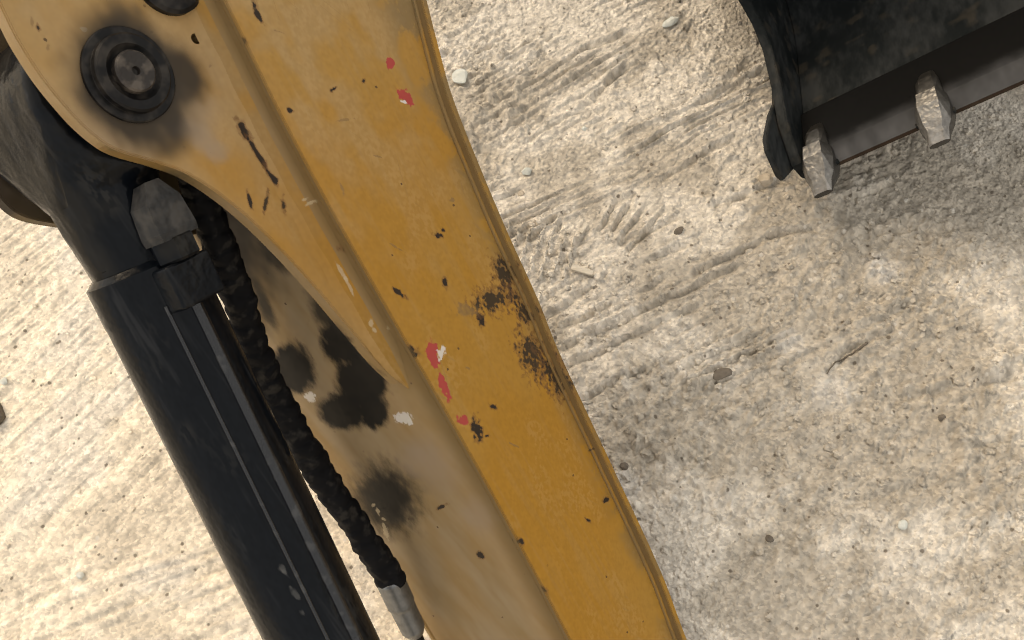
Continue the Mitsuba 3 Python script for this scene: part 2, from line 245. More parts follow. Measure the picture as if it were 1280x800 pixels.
def lip_color(p, n, uv):
    e, t, h = local(p, BUCKET_O, BUCKET)
    worn = smoothstep(-0.075, 0.004, t + 0.035 * (fbm(e * 20, t * 20, 1.0) - 0.5))
    streak = fbm(e * 40, t * 22, h * 12)
    col = mix((0.006, 0.006, 0.006), mix((0.035, 0.036, 0.038), (0.085, 0.086, 0.09), streak), worn)
    face = smoothstep(0.6, 0.9, turn(n, BUCKET)[1])
    return mix(col, mix((0.02, 0.014, 0.010), (0.06, 0.04, 0.027), streak), face)
scene['lip_steel'] = {'type': 'principled', 'base_color': proc(lip_color), 'specular': 0.06, 'roughness': 0.45}
def tooth_color(p, n, uv):
    e, t, h = local(p, BUCKET_O, BUCKET)
    worn = smoothstep(-0.10, 0.06, t + 0.06 * (fbm(e * 45, t * 45, h * 45) - 0.5))
    worn = worn * (0.12 + 0.88 * smoothstep(0.25, 0.75, turn(n, BUCKET)[2]))      # digging polishes the upper faces only
    return mix((0.03, 0.028, 0.025), (0.34, 0.33, 0.31), worn * (0.3 + 0.7 * fbm(e * 110, t * 110, h * 110)))
scene['tooth_steel'] = {'type': 'bumpmap', 'arbitrary': proc(lambda p, n, uv: fbm(p.x * 110, p.y * 110, p.z * 110) * 0.0025, 0.002), 'scale': 1.0,
    'bsdf': {'type': 'principled', 'base_color': proc(tooth_color), 'metallic': 0.5, 'roughness': 0.36}}
PALE = [(0.668, 0.964, 0.04), (0.715, 0.814, 0.06), (0.962, 1.092, 0.05), (0.16, 0.72, 0.06)]
def soil_color(p, n, uv):
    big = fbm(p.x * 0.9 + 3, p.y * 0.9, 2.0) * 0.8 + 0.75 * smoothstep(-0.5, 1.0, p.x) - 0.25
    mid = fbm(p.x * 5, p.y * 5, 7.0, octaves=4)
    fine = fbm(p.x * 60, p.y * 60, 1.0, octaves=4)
    col = mix((0.78, 0.70, 0.565), (0.49, 0.445, 0.37), smoothstep(0.3, 0.65, big))  # paler left, greyer right: partly soil, partly fall-off of the light painted in
    col = mix(col, (0.72, 0.67, 0.58), 0.8 * smoothstep(0.48, 0.66, mid))
    col = mix(col, (0.42, 0.375, 0.305), 0.35 * smoothstep(0.5, 0.3, mid))
    for cx, cy, r in PALE:                       # spilt lime dust
        d = dr.sqrt(dr.square(p.x - cx) + dr.square(p.y - cy)) / r + 1.1 * (mid - 0.5) + 0.9 * (fine - 0.5)
        col = mix(col, (0.78, 0.75, 0.69), 0.45 * (1 - smoothstep(0.45, 1.1, d)))
    grain = voronoi(p.x * 150 + 3 * fine, p.y * 150)[2]
    col = col * (0.66 + 0.68 * fine) * (0.80 + 0.36 * grain) * mi.Color3f(1.0, 0.99, 0.985)
    f1, f2, cell = voronoi(p.x * 42, p.y * 42)
    spot = (1 - smoothstep(0.08, 0.2, f1 + 0.3 * (fine - 0.5))) * smoothstep(0.93, 0.94, cell)
    col = mix(col, (0.11, 0.085, 0.06), 0.75 * spot)
    lime = (1 - smoothstep(0.12, 0.25, f1 + 0.3 * (fine - 0.5))) * smoothstep(0.05, 0.04, cell)
    return mix(col, (0.68, 0.64, 0.57), 0.7 * lime)
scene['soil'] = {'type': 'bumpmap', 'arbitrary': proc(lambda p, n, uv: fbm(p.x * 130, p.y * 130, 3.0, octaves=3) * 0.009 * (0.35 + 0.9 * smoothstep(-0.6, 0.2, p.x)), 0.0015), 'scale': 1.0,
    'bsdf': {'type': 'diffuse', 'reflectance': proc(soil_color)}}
def stone_bsdf(a, b):
    return {'type': 'diffuse', 'reflectance': proc(lambda p, n, uv: mix(a, b, fbm(p.x * 90, p.y * 90, p.z * 90)))}
scene['beige_stone'] = stone_bsdf((0.36, 0.30, 0.22), (0.58, 0.51, 0.41))
scene['pale_stone'] = stone_bsdf((0.52, 0.53, 0.47), (0.72, 0.73, 0.68))
scene['dark_stone'] = stone_bsdf((0.08, 0.068, 0.055), (0.24, 0.205, 0.165))
scene['dry_wood'] = {'type': 'diffuse', 'reflectance': proc(lambda p, n, uv: mix((0.50, 0.44, 0.34), (0.72, 0.67, 0.58), fbm(p.x * 40 + p.y * 200, p.y * 120, 2.0)))}

# ---------------------------------------------------------------- ground: one sheet to the horizon, fine where it is seen
def hnoise(x, y, fx, fy=None, seed=0, octaves=3, ang=0.0):
    fy = fx if fy is None else fy
    c, s = math.cos(ang), math.sin(ang)
    a, b = x * c + y * s, -x * s + y * c
    return meshkit.fbm(np.stack([a * fx, b * fy, np.zeros_like(a)], -1), octaves, seed)
def sstep(a, b, x):
    t = np.clip((x - a) / (b - a), 0, 1); return t * t * (3 - 2 * t)
SEGS = [(0.677, 1.75, 0.887, 1.85, 13), (0.722, 1.756, 0.915, 1.824, 10), (0.398, 2.071, 0.581, 2.09, 8), (0.396, 1.877, 0.567, 2.001, 8), (0.009, 1.185, 0.306, 1.308, 9),
        (0.079, 1.116, 0.632, 1.22, 9), (0.0, 1.237, 0.146, 1.293, 8), (0.042, 1.056, 0.495, 1.136, 8), (0.116, 1.177, 0.465, 1.246, 8), (0.303, 1.374, 0.542, 1.419, 9),
        (0.371, 1.301, 0.75, 1.366, 9), (0.457, 1.223, 0.764, 1.282, 8), (0.104, 0.968, 0.504, 1.037, 7), (0.366, 1.517, 0.769, 1.614, 9), (0.583, 1.406, 0.867, 1.438, 8),
        (0.676, 1.283, 0.867, 1.262, 8), (0.869, 0.748, 1.162, 0.728, 9), (0.909, 0.609, 1.094, 0.588, 8), (0.72, 0.86, 0.83, 0.92, 11),
        (0.272, 1.411, 0.374, 1.529, 6), (0.296, 1.39, 0.412, 1.517, 6), (0.318, 1.364, 0.442, 1.479, 6), (0.165, 1.365, 0.268, 1.453, 6), (0.163, 1.445, 0.218, 1.523, 6), (0.337, 1.337, 0.484, 1.452, 6), (0.1, 1.465, 0.209, 1.534, 6), (0.882, 1.387, 0.942, 1.386, 7)]
def height(x, y):
    h = 0.05 * (hnoise(x, y, 0.8, seed=1) - 0.5) + 0.022 * (hnoise(x, y, 4.0, seed=2) - 0.5)
    crumb = hnoise(x, y, 26, seed=3, octaves=3)
    rough = (0.2 + 1.15 * sstep(0.38, 0.62, hnoise(x, y, 2.1, seed=4))) * (0.3 + 0.7 * sstep(-0.7, 0.0, x))
    h += 0.014 * (crumb - 0.5) * rough
    h += 0.009 * (hnoise(x, y, 85, seed=5, octaves=2) - 0.5) * rough
    h += 0.012 * np.clip(hnoise(x, y, 42, seed=15, octaves=2) - 0.62, 0, 1) * 3.2 * rough
    h += 0.016 * np.clip(hnoise(x, y, 18, seed=16, octaves=3) - 0.60, 0, 1) * 4 * rough
    # track marks: broken ridges along the way the machine travelled
    def ridges(ang, pitch, amp, mask, seed):
        c, s = math.cos(ang), math.sin(ang)
        b = -x * s + y * c + 0.05 * (hnoise(x, y, 2.2, seed=seed) - 0.5) + 0.012 * (hnoise(x, y, 14, seed=seed + 1) - 0.5)
        band = 1 - (1 - np.abs((b / pitch) % 1 - 0.5) * 2) ** 3
        brk = sstep(0.42, 0.58, hnoise(x, y, 6, 55, seed=seed + 2, octaves=2, ang=ang))
        return amp * (sstep(0.3, 0.95, band) - 0.4) * brk * mask
    right = sstep(-0.15, 0.1, x) * sstep(0.75, 1.05, y) * (1 - sstep(1.65, 1.95, y)) * sstep(0.32, 0.46, hnoise(x, y, 1.3, seed=20))
    h += ridges(0.21, 0.034, 0.019, right, 30) * (0.6 + 0.8 * hnoise(x, y, 60, seed=33, octaves=2))
    upper = sstep(-0.1, 0.2, x) * sstep(1.65, 1.95, y) * sstep(0.42, 0.6, hnoise(x, y, 2, seed=21))
    h += ridges(0.33, 0.036, 0.012, upper, 40)
    left = 1 - sstep(-0.75, -0.45, x)
    h = 0.05 * (hnoise(x, y, 0.8, seed=1) - 0.5) + (h - 0.05 * (hnoise(x, y, 0.8, seed=1) - 0.5)) * (1 - 0.45 * left)
    h += ridges(0.62, 0.10, 0.007, left * sstep(0.85, 1.1, y), 50) + ridges(0.15, 0.055, 0.008, left * (1 - sstep(0.8, 1.05, y)), 60)
    h += 0.020 * (hnoise(x, y, 3.0, 14, seed=22, octaves=3, ang=0.62) - 0.5) * left
    low = 1 - sstep(0.7, 1.0, y)
    h += 0.014 * (hnoise(x, y, 5, 26, seed=23, octaves=3, ang=-0.05) - 0.5) * low
    # a scrap of tyre tread printed beside the arm
    tx, ty = x - 0.11, y - 1.42
    a, b = tx * 0.86 - ty * 0.5, tx * 0.5 + ty * 0.86
    tread = sstep(0.4, 0.7, np.abs((a / 0.032) % 1 - 0.5) * 2) * sstep(0.25, 0.5, np.abs((b / 0.045 + 0.4 * np.floor(a / 0.032)) % 1 - 0.5) * 2)
    h += 0.012 * tread * (1 - sstep(0.09, 0.13, np.abs(a))) * (1 - sstep(0.06, 0.1, np.abs(b)))
    wob = 0.016 * (hnoise(x, y, 22, seed=24) - 0.5) + 0.008 * (hnoise(x, y, 70, seed=25) - 0.5)
    for x0, y0, x1, y1, wmm in SEGS:
        L = math.hypot(x1 - x0, y1 - y0); dx, dy = (x1 - x0) / L, (y1 - y0) / L
        along, across = (x - x0) * dx + (y - y0) * dy, -(x - x0) * dy + (y - y0) * dx + wob
        ends = sstep(-0.02, 0.05, along) * (1 - sstep(L - 0.05, L + 0.02, along)) * sstep(0.3, 0.5, hnoise(x, y, 13, seed=26))
        wd = wmm * 0.001
        h += ends * (-0.014 * np.exp(-(across / wd) ** 2) + 0.006 * np.exp(-((across - 2 * wd) / (1.3 * wd)) ** 2))
    return h
def axis(lo, hi, step):
    core = np.arange(lo, hi, step)
    far = step * 1.22 ** np.arange(1, 55); far = np.cumsum(far); far = far[far < 900]
    return np.r_[(lo - far)[::-1], core, core[-1] + far]
gx, gy = axis(-1.75, 1.95, 0.0046), axis(-0.05, 3.25, 0.0046)
X, Y = np.meshgrid(gx, gy)
Zg = height(X, Y) * np.exp(-np.clip(np.hypot(X, Y - 1.5) - 4, 0, None) / 6)
i, j = np.meshgrid(np.arange(len(gy) - 1), np.arange(len(gx) - 1), indexing='ij')
k = (i * len(gx) + j).ravel(); q = np.stack([k, k + 1, k + len(gx) + 1, k + len(gx)], -1)
ground_mesh = trimesh.Trimesh(np.stack([X, Y, Zg], -1).reshape(-1, 3), np.vstack([q[:, [0, 1, 2]], q[:, [0, 2, 3]]]), process=False)
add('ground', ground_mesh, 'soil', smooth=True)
labels['ground'] = {'label': 'pale dusty earth with faint track marks', 'category': 'ground', 'kind': 'structure'}
from scipy.interpolate import RegularGridInterpolator
_gz = RegularGridInterpolator((gy, gx), Zg)
def gz(x, y): return float(_gz((y, x)))

# ---------------------------------------------------------------- the arm
UTOP = [(-1.0, -0.055), (-0.6, -0.045), (-0.33, -0.024), (-0.18, -0.009), (0.0, 0.0), (0.238, 0.004), (0.4, 0.006), (0.555, 0.009), (0.683, 0.014), (0.797, 0.019), (0.9, 0.025), (1.5, 0.04)]
UBOT = [(-1.0, -0.670), (-0.6, -0.555), (-0.40, -0.485), (-0.219, -0.422), (-0.137, -0.392), (-0.053, -0.365), (0.077, -0.344), (0.231, -0.326), (0.351, -0.317), (0.47, -0.300), (0.755, -0.281), (1.021, -0.262), (1.18, -0.235), (1.5, -0.200)]
from scipy.interpolate import PchipInterpolator
vtop, vbot = PchipInterpolator(*zip(*UTOP)), PchipInterpolator(*zip(*UBOT))
us = np.linspace(-0.95, 1.45, 90)
BT = 0.016                                             # thickness of the bottom plate, whose outer edge runs along vbot
flip = np.linalg.det(ARM) < 0
def on_arm(key, mesh, bsdf, smooth=30):
    m = placed(mesh, arm)
    if flip: m.faces = m.faces[:, ::-1]
    add(key, m, bsdf, smooth)
def strip(lo, hi, us=us):
    return np.r_[np.c_[us, lo], np.c_[us, hi][::-1]]
labels['excavator'] = {'label': 'excavator seen in part: worn yellow arm, black hydraulic cylinder and hose, black toothed bucket', 'category': 'excavator'}
A = 'excavator__arm'
labels[A] = {'label': 'worn yellow steel box arm with curved bracket and greasy pin'}
side = strip(vbot(us) + BT, vtop(us))
on_arm(A + '__side_plate', plate(side, -0.014, 0.0, 0.003), 'yellow_paint')
on_arm(A + '__side_plate_001', plate(side, -0.425, -0.411, 0.003), 'yellow_paint')
on_arm(A + '__top_plate', plate(strip(vtop(us) - 0.016, vtop(us) - 0.0025), -0.4105, -0.0145, 0.001), 'yellow_paint')
on_arm(A + '__bottom_plate', plate(strip(vbot(us), vbot(us) + BT - 0.0003), -0.445, 0.020, 0.002), 'yellow_paint')
labels[A + '__top_plate'] = {'label': 'dirty top plate with black blotches'}
def bead(points, r, seed, key):
    p = spline(points, 260)
    def rad(s, a): return r * (1 + 0.05 * np.sin(s / 0.006 + 0.6 * np.cos(a)) + 0.2 * (meshkit.fbm(np.stack(np.broadcast_arrays(s * 60, a * 0.4, a * 0 + seed), -1), 2) - 0.5))
    on_arm(key, tube(p, rad, 10), 'yellow_paint', True)
bead([(x, vbot(x) + BT, 0.001) for x in np.linspace(-0.9, 1.4, 40)], 0.0055, 1, A + '__weld_bead')
# bracket plates
EARP = [(-0.60, 0.215), (-0.54, 0.247), (-0.472, 0.262), (-0.428, 0.268), (-0.393, 0.269), (-0.325, 0.262), (-0.266, 0.243), (-0.207, 0.186), (-0.178, 0.158), (-0.1, 0.115), (-0.018, 0.087),
        (0.098, 0.060), (0.2, 0.042), (0.262, 0.030), (0.318, 0.012)]
top_edge = spline(EARP, 120)
base = np.linspace(0.322, -0.9, 40)
ear = np.r_[np.array([(-0.9, 0.05), (-0.72, 0.13)]), top_edge, np.c_[base, vtop(base) - 0.006]]
on_arm(A + '__ear_plate', plate(ear, -0.090, -0.060, 0.003, holes=[(-0.337, 0.011, 0.0085)]), 'yellow_paint')
labels[A + '__ear_plate'] = {'label': 'near bracket plate with the greasy round pin boss'}
far_edge = spline([(-0.60, 0.215), (-0.54, 0.247), (-0.472, 0.262), (-0.393, 0.269), (-0.325, 0.262), (-0.266, 0.243), (-0.207, 0.186), (-0.15, 0.12), (-0.09, 0.06), (-0.05, 0.01)], 120)
fb = np.linspace(-0.045, -0.9, 40)
far = np.r_[np.array([(-0.9, 0.05), (-0.72, 0.13)]), far_edge, np.c_[fb, vtop(fb) - 0.006]]; sel = (far[:, 1] > vtop(far[:, 0]) + 0.02)
far[sel] = far[sel] + np.stack([0.02 * np.exp(-((far[sel, 0] + 0.25) / 0.12) ** 2), 0.046 * np.exp(-((far[sel, 0] + 0.22) / 0.13) ** 2)], -1)
on_arm(A + '__ear_plate_001', plate(far, -0.365, -0.335, 0.003), 'yellow_paint')
# the broad fillet weld between bracket plate and top plate
def fillet(w0, sgn, u0, u1, key):
    uu = np.linspace(u0, u1, 120)
    rows = []
    for x in uu:
        k = min(1, (u1 - x) / 0.10 + 0.12)
        H, W = 0.034 * k + 0.002 * math.sin(x * 70), 0.034 * k
        t = np.linspace(0, np.pi / 2, 7)
        rows.append([(x, vtop(x) - 0.004 + H * (1 - math.sin(a)) + 0.002, w0 - sgn * 0.002 + sgn * (W * (1 - math.cos(a)) + 0.002)) for a in t] + [(x, vtop(x) - 0.008, w0 - sgn * 0.004)])
    R = np.array(rows); n, m_ = R.shape[:2]
    V = R.reshape(-1, 3); f = []
    for a in range(n - 1):
        for b in range(m_):
            c = (b + 1) % m_
            f += [(a * m_ + b, a * m_ + c, (a + 1) * m_ + c), (a * m_ + b, (a + 1) * m_ + c, (a + 1) * m_ + b)]
    for base_, rev in ((0, 1), ((n - 1) * m_, 0)):
        for b in range(1, m_ - 1): f.append((base_, base_ + b, base_ + b + 1))
    M = trimesh.Trimesh(V, f, process=False); M.fix_normals()
    on_arm(key, M, 'yellow_paint', 40)
fillet(-0.060, 1, -0.9, 0.335, A + '__weld_bead_001')
fillet(-0.090, -1, -0.9, 0.30, A + '__weld_bead_002')
Wd = ARM[2]
def pin(u, v, prof, key, bsdf, w=-0.060):
    m = turned(prof, arm((u, v, w)), Wd, 64)
    add(key, roughen(m, 0.006, 0.0008, 55, 11) if bsdf == 'greasy_steel' else m, bsdf, 30)
PB = A + '__pin_boss'
pin(-0.333, 0.150, [(0.0, -0.01), (0.071, -0.01), (0.071, 0.005), (0.069, 0.0065), (0.059, 0.0065), (0.058, 0.008), (0.058, 0.016), (0.055, 0.019), (0.042, 0.0185), (0.037, 0.013), (0.033, 0.011), (0.0, 0.011)], PB, 'greasy_steel')
labels[PB] = {'label': 'black greasy washer round the pin'}
pin(-0.333, 0.150, [(0.0, -0.01), (0.031, -0.01), (0.031, 0.0215), (0.028, 0.0245), (0.0065, 0.0235), (0.0055, 0.0165), (0.0, 0.0155)], A + '__pin', 'worn_pin')
pin(-0.431, 0.004, [(0.0, -0.01), (0.056, -0.01), (0.056, 0.010), (0.050, 0.014), (0.036, 0.013), (0.034, 0.007), (0.0, 0.0065)], A + '__pin_boss_001', 'greasy_steel')
pin(-0.431, 0.004, [(0.0, -0.01), (0.026, -0.01), (0.026, 0.012), (0.022, 0.016), (0.0, 0.016)], A + '__pin_001', 'greasy_steel')

# ---------------------------------------------------------------- the cylinder between the bracket plates
Cn = 'excavator__hydraulic_cylinder'
labels[Cn] = {'label': 'black hydraulic cylinder pinned between the yellow bracket plates, with port block and steel line'}
ax0 = np.array([-0.333, 0.189, -0.20]); axd = unit([1, 0.155, 0])
def axp(u): return ax0 + axd * ((u + 0.333) / axd[0])
nv_ = unit(np.array([0, 1, 0]) - axd * axd[1]); nw_ = np.array([0, 0, 1.0])
def cyl(u, rad, ang):
    """A point round the cylinder: ang 0 = away from the arm, 90 = towards the near side."""
    a = math.radians(ang); return axp(u) + rad * (math.cos(a) * nv_ + math.sin(a) * nw_)
D = axd @ ARM
add(Cn + '__barrel', turned([(0, 0), (0.076, 0), (0.084, 0.007), (0.0885, 0.010), (0.0885, 0.075), (0.0875, 0.079), (0.0875, 1.65), (0, 1.65)], arm(axp(-0.085)), D, 96), 'black_paint', 25)
hubp = []
for w in (-0.098, -0.110, -0.322, -0.333):
    r = 0.116 if w in (-0.098, -0.333) else 0.122
    hubp += [(-0.333 + r * math.cos(t), 0.158 + r * math.sin(t), w) for t in np.linspace(0, 2 * np.pi, 40, endpoint=False)]
neck = [tuple(axp(-0.095) + 0.075 * (math.cos(t) * nv_ + math.sin(t) * nw_)) for t in np.linspace(0, 2 * np.pi, 32, endpoint=False)]
neck0 = [tuple(axp(-0.20) + 0.086 * (math.cos(t) * nv_ + math.sin(t) * nw_)) for t in np.linspace(0, 2 * np.pi, 32, endpoint=False)]
neck1 = [tuple(axp(-0.07) + 0.072 * (math.cos(t) * nv_ + math.sin(t) * nw_)) for t in np.linspace(0, 2 * np.pi, 32, endpoint=False)]
casting = tm(man(hull(hubp + neck0)) + man(hull(neck0 + neck)) + man(hull(neck + neck1)))
on_arm(Cn + '__eye', roughen(casting, 0.012, 0.002, 40, 3), 'black_paint', 35)
def frame_at(origin, x, y):
    x = unit(x); y = unit(np.asarray(y) - x * (x @ np.asarray(y))); z = np.cross(x, y)
    return lambda v: np.asarray(origin) + np.asarray(v) @ np.array([x, y, z])
def fit(key, mesh, fr, bsdf, smooth=30):
    m = tm(mesh).copy(); m.vertices = arm(fr(m.vertices))
    m.fix_normals(); add(key, m, bsdf, smooth)
PA = 97
out = math.cos(math.radians(PA)) * nv_ + math.sin(math.radians(PA)) * nw_
blk = frame_at(cyl(-0.035, 0.088, PA), axd, np.cross(out, axd))
fit(Cn + '__port_block', rbox((0.070, 0.088, 0.052), 0.006), blk, 'black_paint')
col_ = frame_at(cyl(-0.035 - 0.053, 0.095, PA), axd, np.cross(out, axd))
hexm = lathe([(0, -0.019), (0.032, -0.019), (0.036, -0.015), (0.036, 0.015), (0.032, 0.019), (0, 0.019)], 6)
hexm.vertices = hexm.vertices[:, [2, 0, 1]]
fit(Cn + '__hex_nut', hexm, col_, 'black_paint', 20)
# elbow: a forged body, broad at the nut, narrowing to a rounded end that tips inwards
el = frame_at(cyl(-0.035 - 0.068, 0.097, PA), -axd, np.cross(out, axd))
ring = np.array([(-0.036, -0.028), (0.036, -0.028), (0.036, 0.018), (0.027, 0.031), (-0.016, 0.031), (-0.036, 0.008)])
rows = [np.c_[np.full(6, x), ring * k] for x, k in ((0.0, 0.96), (0.012, 1.0), (0.058, 0.90))] + [np.array([(0.090, -0.012, -0.02), (0.090, 0.014, -0.02), (0.088, 0.014, 0.010), (0.088, -0.006, 0.010)])]
body = man(hull(np.vstack(rows[:3]))) + man(hull(np.vstack(rows[2:])))
recess = man(hull([(0.02, -0.016, 0.024), (0.02, 0.016, 0.024), (0.066, -0.010, 0.016), (0.066, 0.012, 0.016), (0.014, -0.022, 0.05), (0.014, 0.022, 0.05), (0.072, -0.016, 0.05), (0.072, 0.018, 0.05)]))
fit(Cn + '__elbow', tm(body - recess), el, 'dusty_casting', False)
# steel line down the barrel, with a thinner one beside it
def line(ang, rad, r, u0, key):
    p = [arm(cyl(u, rad, ang)) for u in np.linspace(u0, 1.5, 60)]
    add(key, tube(p, r, 20), 'bright_line', True)
line(66, 0.0880, 0.0035, -0.035 + 0.02, Cn + '__steel_line')
line(96, 0.0855, 0.0105, -0.035 + 0.02, Cn + '__steel_line_001')
for q_, (uu, key) in enumerate(((1.02, '__line_clamp'),)):
    c = frame_at(cyl(uu, 0.090, (66 + 96) / 2), axd, np.cross(out, axd))
    fit(Cn + key, rbox((0.03, 0.075, 0.03), 0.004), c, 'black_paint')

# ---------------------------------------------------------------- the hose
Hn = 'excavator__hydraulic_hose'
labels[Hn] = {'label': 'black spiral-wrapped hydraulic hose with a metal end, running beside the cylinder'}
HP = [(-0.30, 0.085, -0.118), (-0.21, 0.085, -0.14), (-0.115, 0.08, -0.174), (-0.03, 0.08, -0.211), (0.076, 0.08, -0.253), (0.174, 0.08, -0.295), (0.262, 0.08, -0.322), (0.375, 0.08, -0.335), (0.493, 0.08, -0.340), (0.607, 0.08, -0.336), (0.725, 0.08, -0.337), (0.745, 0.08, -0.340)]
hp = np.array([arm(x) for x in spline(HP, 520)])
def wrap(s, a):
    ph = 0.9 * (meshkit.fbm(np.stack(np.broadcast_arrays(s * 14, np.cos(a) * 0.8, np.sin(a) * 0.8), -1), 2, 8) - 0.5)
    k = ((s / 0.031 + a / (2 * np.pi) + ph) % 1.0)
    ridge = np.clip(np.minimum(k / 0.18, (1 - k) / 0.55), 0, 1) ** 0.7
    return 0.0258 + 0.0036 * ridge + 0.015 * (meshkit.fbm(np.stack(np.broadcast_arrays(s * 28, np.cos(a) * 1.2, np.sin(a) * 1.2), -1), 2, 5) - 0.5)
add(Hn + '__sleeve', tube(hp, wrap, 28), 'rubber', True)
cr = [arm(x) for x in spline([(0.725, 0.08, -0.337), (0.79, 0.08, -0.352), (0.89, 0.08, -0.372)], 60)]
rr_ = np.interp(np.linspace(0, 1, 60), [0, 0.02, 0.05, 0.45, 0.5, 0.9, 1.0], [0.022, 0.028, 0.0295, 0.0295, 0.027, 0.026, 0.018])
add(Hn + '__crimp_sleeve', tube(cr, rr_, 28), 'zinc', 30)
st = [arm(x) for x in spline([(0.88, 0.08, -0.370), (0.96, 0.082, -0.385), (1.25, 0.09, -0.40)], 40)]
add(Hn + '__end_tube', tube(st, 0.0125, 18), 'greasy_steel', True)

# ---------------------------------------------------------------- the bucket
Bn = 'excavator__bucket'
labels[Bn] = {'label': 'black steel digging bucket with worn grey teeth, hanging at the upper right'}
bflip = np.linalg.det(BUCKET) < 0
def on_bucket(key, mesh, bsdf, smooth=30):
    m = placed(mesh, bucket)
    if bflip: m.faces = m.faces[:, ::-1]
    add(key, m, bsdf, smooth)
WID = 1.07
def prof(a, thick):
    """Floor and back of the bucket as an (t, n) strip."""
    t0, R = -0.42, 0.46
    ang = np.linspace(0, math.radians(165), 50)
    inner = np.r_[np.c_[np.linspace(a, t0, 12)[:-1], np.zeros(11)], np.c_[t0 - R * np.sin(ang), R - R * np.cos(ang)]]
    outer = np.r_[np.c_[np.linspace(a, t0, 12)[:-1], np.full(11, -thick)], np.c_[t0 - (R + thick) * np.sin(ang), R - (R + thick) * np.cos(ang)]]
    return inner, outer
inn, ou = prof(-0.172, 0.016)
def extr(poly_tn, e0, e1, bevel=0.002):
    m = plate(poly_tn, e0, e1, bevel); m.vertices = m.vertices[:, [2, 0, 1]]; return m     # (t,n,e) -> (e,t,n): an even permutation
shell = extr(np.r_[inn, ou[::-1]] + [0, -0.004], -0.001, WID + 0.001)
on_bucket(Bn + '__floor_plate', shell, 'bucket_steel')
on_bucket(Bn + '__cutting_edge', extr(np.array([(-0.185, -0.002), (-0.17, 0.008), (-0.03, 0.008), (0.012, -0.010), (0.012, -0.020), (-0.185, -0.028)]), -0.002, WID + 0.002, 0.0015), 'lip_steel', 20)
labels[Bn + '__cutting_edge'] = {'label': 'bright worn cutting edge between the teeth'}
wall = np.r_[np.array([(0.000, -0.022), (0.006, 0.027), (-0.082, 0.081), (-0.177, 0.096), (-0.226, 0.109), (-0.299, 0.131), (-0.346, 0.176), (-0.363, 0.222), (-0.40, 0.33), (-0.47, 0.55), (-0.56, 0.78), (-0.66, 0.92)]), ou[::-1][4:]]
for q_, (e0, e1) in enumerate(((-0.026, -0.0025), (WID + 0.0025, WID + 0.026))):
    on_bucket(Bn + '__side_wall' + ('' if not q_ else '_001'), extr(wall, e0, e1, 0.003), 'bucket_steel')
cut = np.array([(-0.22, 0.03), (-0.20, 0.115), (-0.15, 0.120), (-0.082, 0.148), (0.025, 0.178), (0.060, 0.172), (0.098, 0.125), (0.092, 0.105), (0.0, 0.045), (-0.062, 0.012)])
for q_, (e0, e1) in enumerate(((-0.040, -0.0275), (WID + 0.0275, WID + 0.040))):
    on_bucket(Bn + '__side_cutter' + ('' if not q_ else '_001'), extr(cut + [-0.022, -0.046], e0, e1, 0.003), 'bucket_steel')
for k in range(5):
    c = 0.031 + 0.25 * k
    key = Bn + '__adapter' + ('' if not k else '_%03d' % k)
    def sect(t, w, top, bot, dx=0): return [(c + dx + s * w, t, z) for s in (-1, 1) for z in (top, bot)]
    def chain(ss, cham=0.3):
        out_ = None
        for a_, b_ in zip(ss[:-1], ss[1:]):
            pts = []
            for (t, w, top, bot, dx) in (a_, b_):
                hgt = top - bot
                pts += [(c + dx + s * w, t, z) for s in (-1, 1) for z in (top - cham * hgt, bot + cham * hgt)] + [(c + dx + s * w * 0.6, t, z) for s in (-1, 1) for z in (top, bot)]
            h_ = man(hull(pts)); out_ = h_ if out_ is None else out_ + h_
        return tm(out_)
    ad = chain([(-0.112, 0.015, 0.012, 0.0, 0), (-0.075, 0.023, 0.030, 0.0, 0), (-0.02, 0.027, 0.034, -0.03, 0), (0.006, 0.027, 0.031, -0.040, -0.002)])
    on_bucket(key, ad, 'tooth_steel', False)
    tt = chain([(-0.022, 0.032, 0.042, -0.05, -0.001), (0.012, 0.0355, 0.038, -0.048, -0.003), (0.044, 0.0315, 0.020, -0.034, -0.005), (0.060, 0.0240, 0.010, -0.028, -0.006), (0.084, 0.0205, -0.006, -0.018, -0.008)])
    on_bucket(key.replace('adapter', 'tooth'), tt, 'tooth_steel', False)
    pn = lathe([(0, -0.040), (0.006, -0.040), (0.006, 0.040), (0, 0.040)], 16); pn.vertices = pn.vertices[:, [2, 0, 1]] + [c - 0.004, 0.014, -0.006]
    on_bucket(key.replace('adapter', 'tooth_pin'), pn, 'bucket_steel', 25)

# ---------------------------------------------------------------- loose stones, chips and a twig on the ground
def pebble(key, x, y, size, bsdf, label, cat='stone', flat=0.6, stretch=1.0, ang=0.0, sub=3, jag=0.22, seed=0, group=None):
    m = trimesh.creation.icosphere(subdivisions=sub, radius=1.0)
    d = meshkit.fbm(m.vertices * 1.3 + seed * 3.7, 3, seed) - 0.5
    m.vertices *= (1 + 2 * jag * d)[:, None]
    rng = np.random.default_rng(seed + 100)
    for _ in range(5):                                     # broken faces
        nrm = unit(rng.normal(size=3)); lim = rng.uniform(0.55, 0.8)
        over = np.clip(m.vertices @ nrm - lim, 0, None); m.vertices -= over[:, None] * nrm
    m.vertices *= np.array([size / 2 * stretch, size / 2 / stretch ** 0.5, size / 2 * flat])
    c, s = math.cos(ang), math.sin(ang)
    m.vertices = m.vertices @ np.array([[c, s, 0], [-s, c, 0], [0, 0, 1]]) + [x, y, gz(x, y) + size * flat * 0.2]
    add(key, m, bsdf, 35)
    labels[key] = {'label': label, 'category': cat}
    if group: labels[key]['group'] = group
pebble('stone', 0.766, 1.441, 0.040, 'beige_stone', 'rounded beige stone lying just below the bucket teeth', flat=0.85, seed=1)
pebble('stone_001', 0.150, 1.699, 0.030, 'pale_stone', 'whitish stone on open ground right of the arm, left of the bucket', flat=0.8, seed=2)
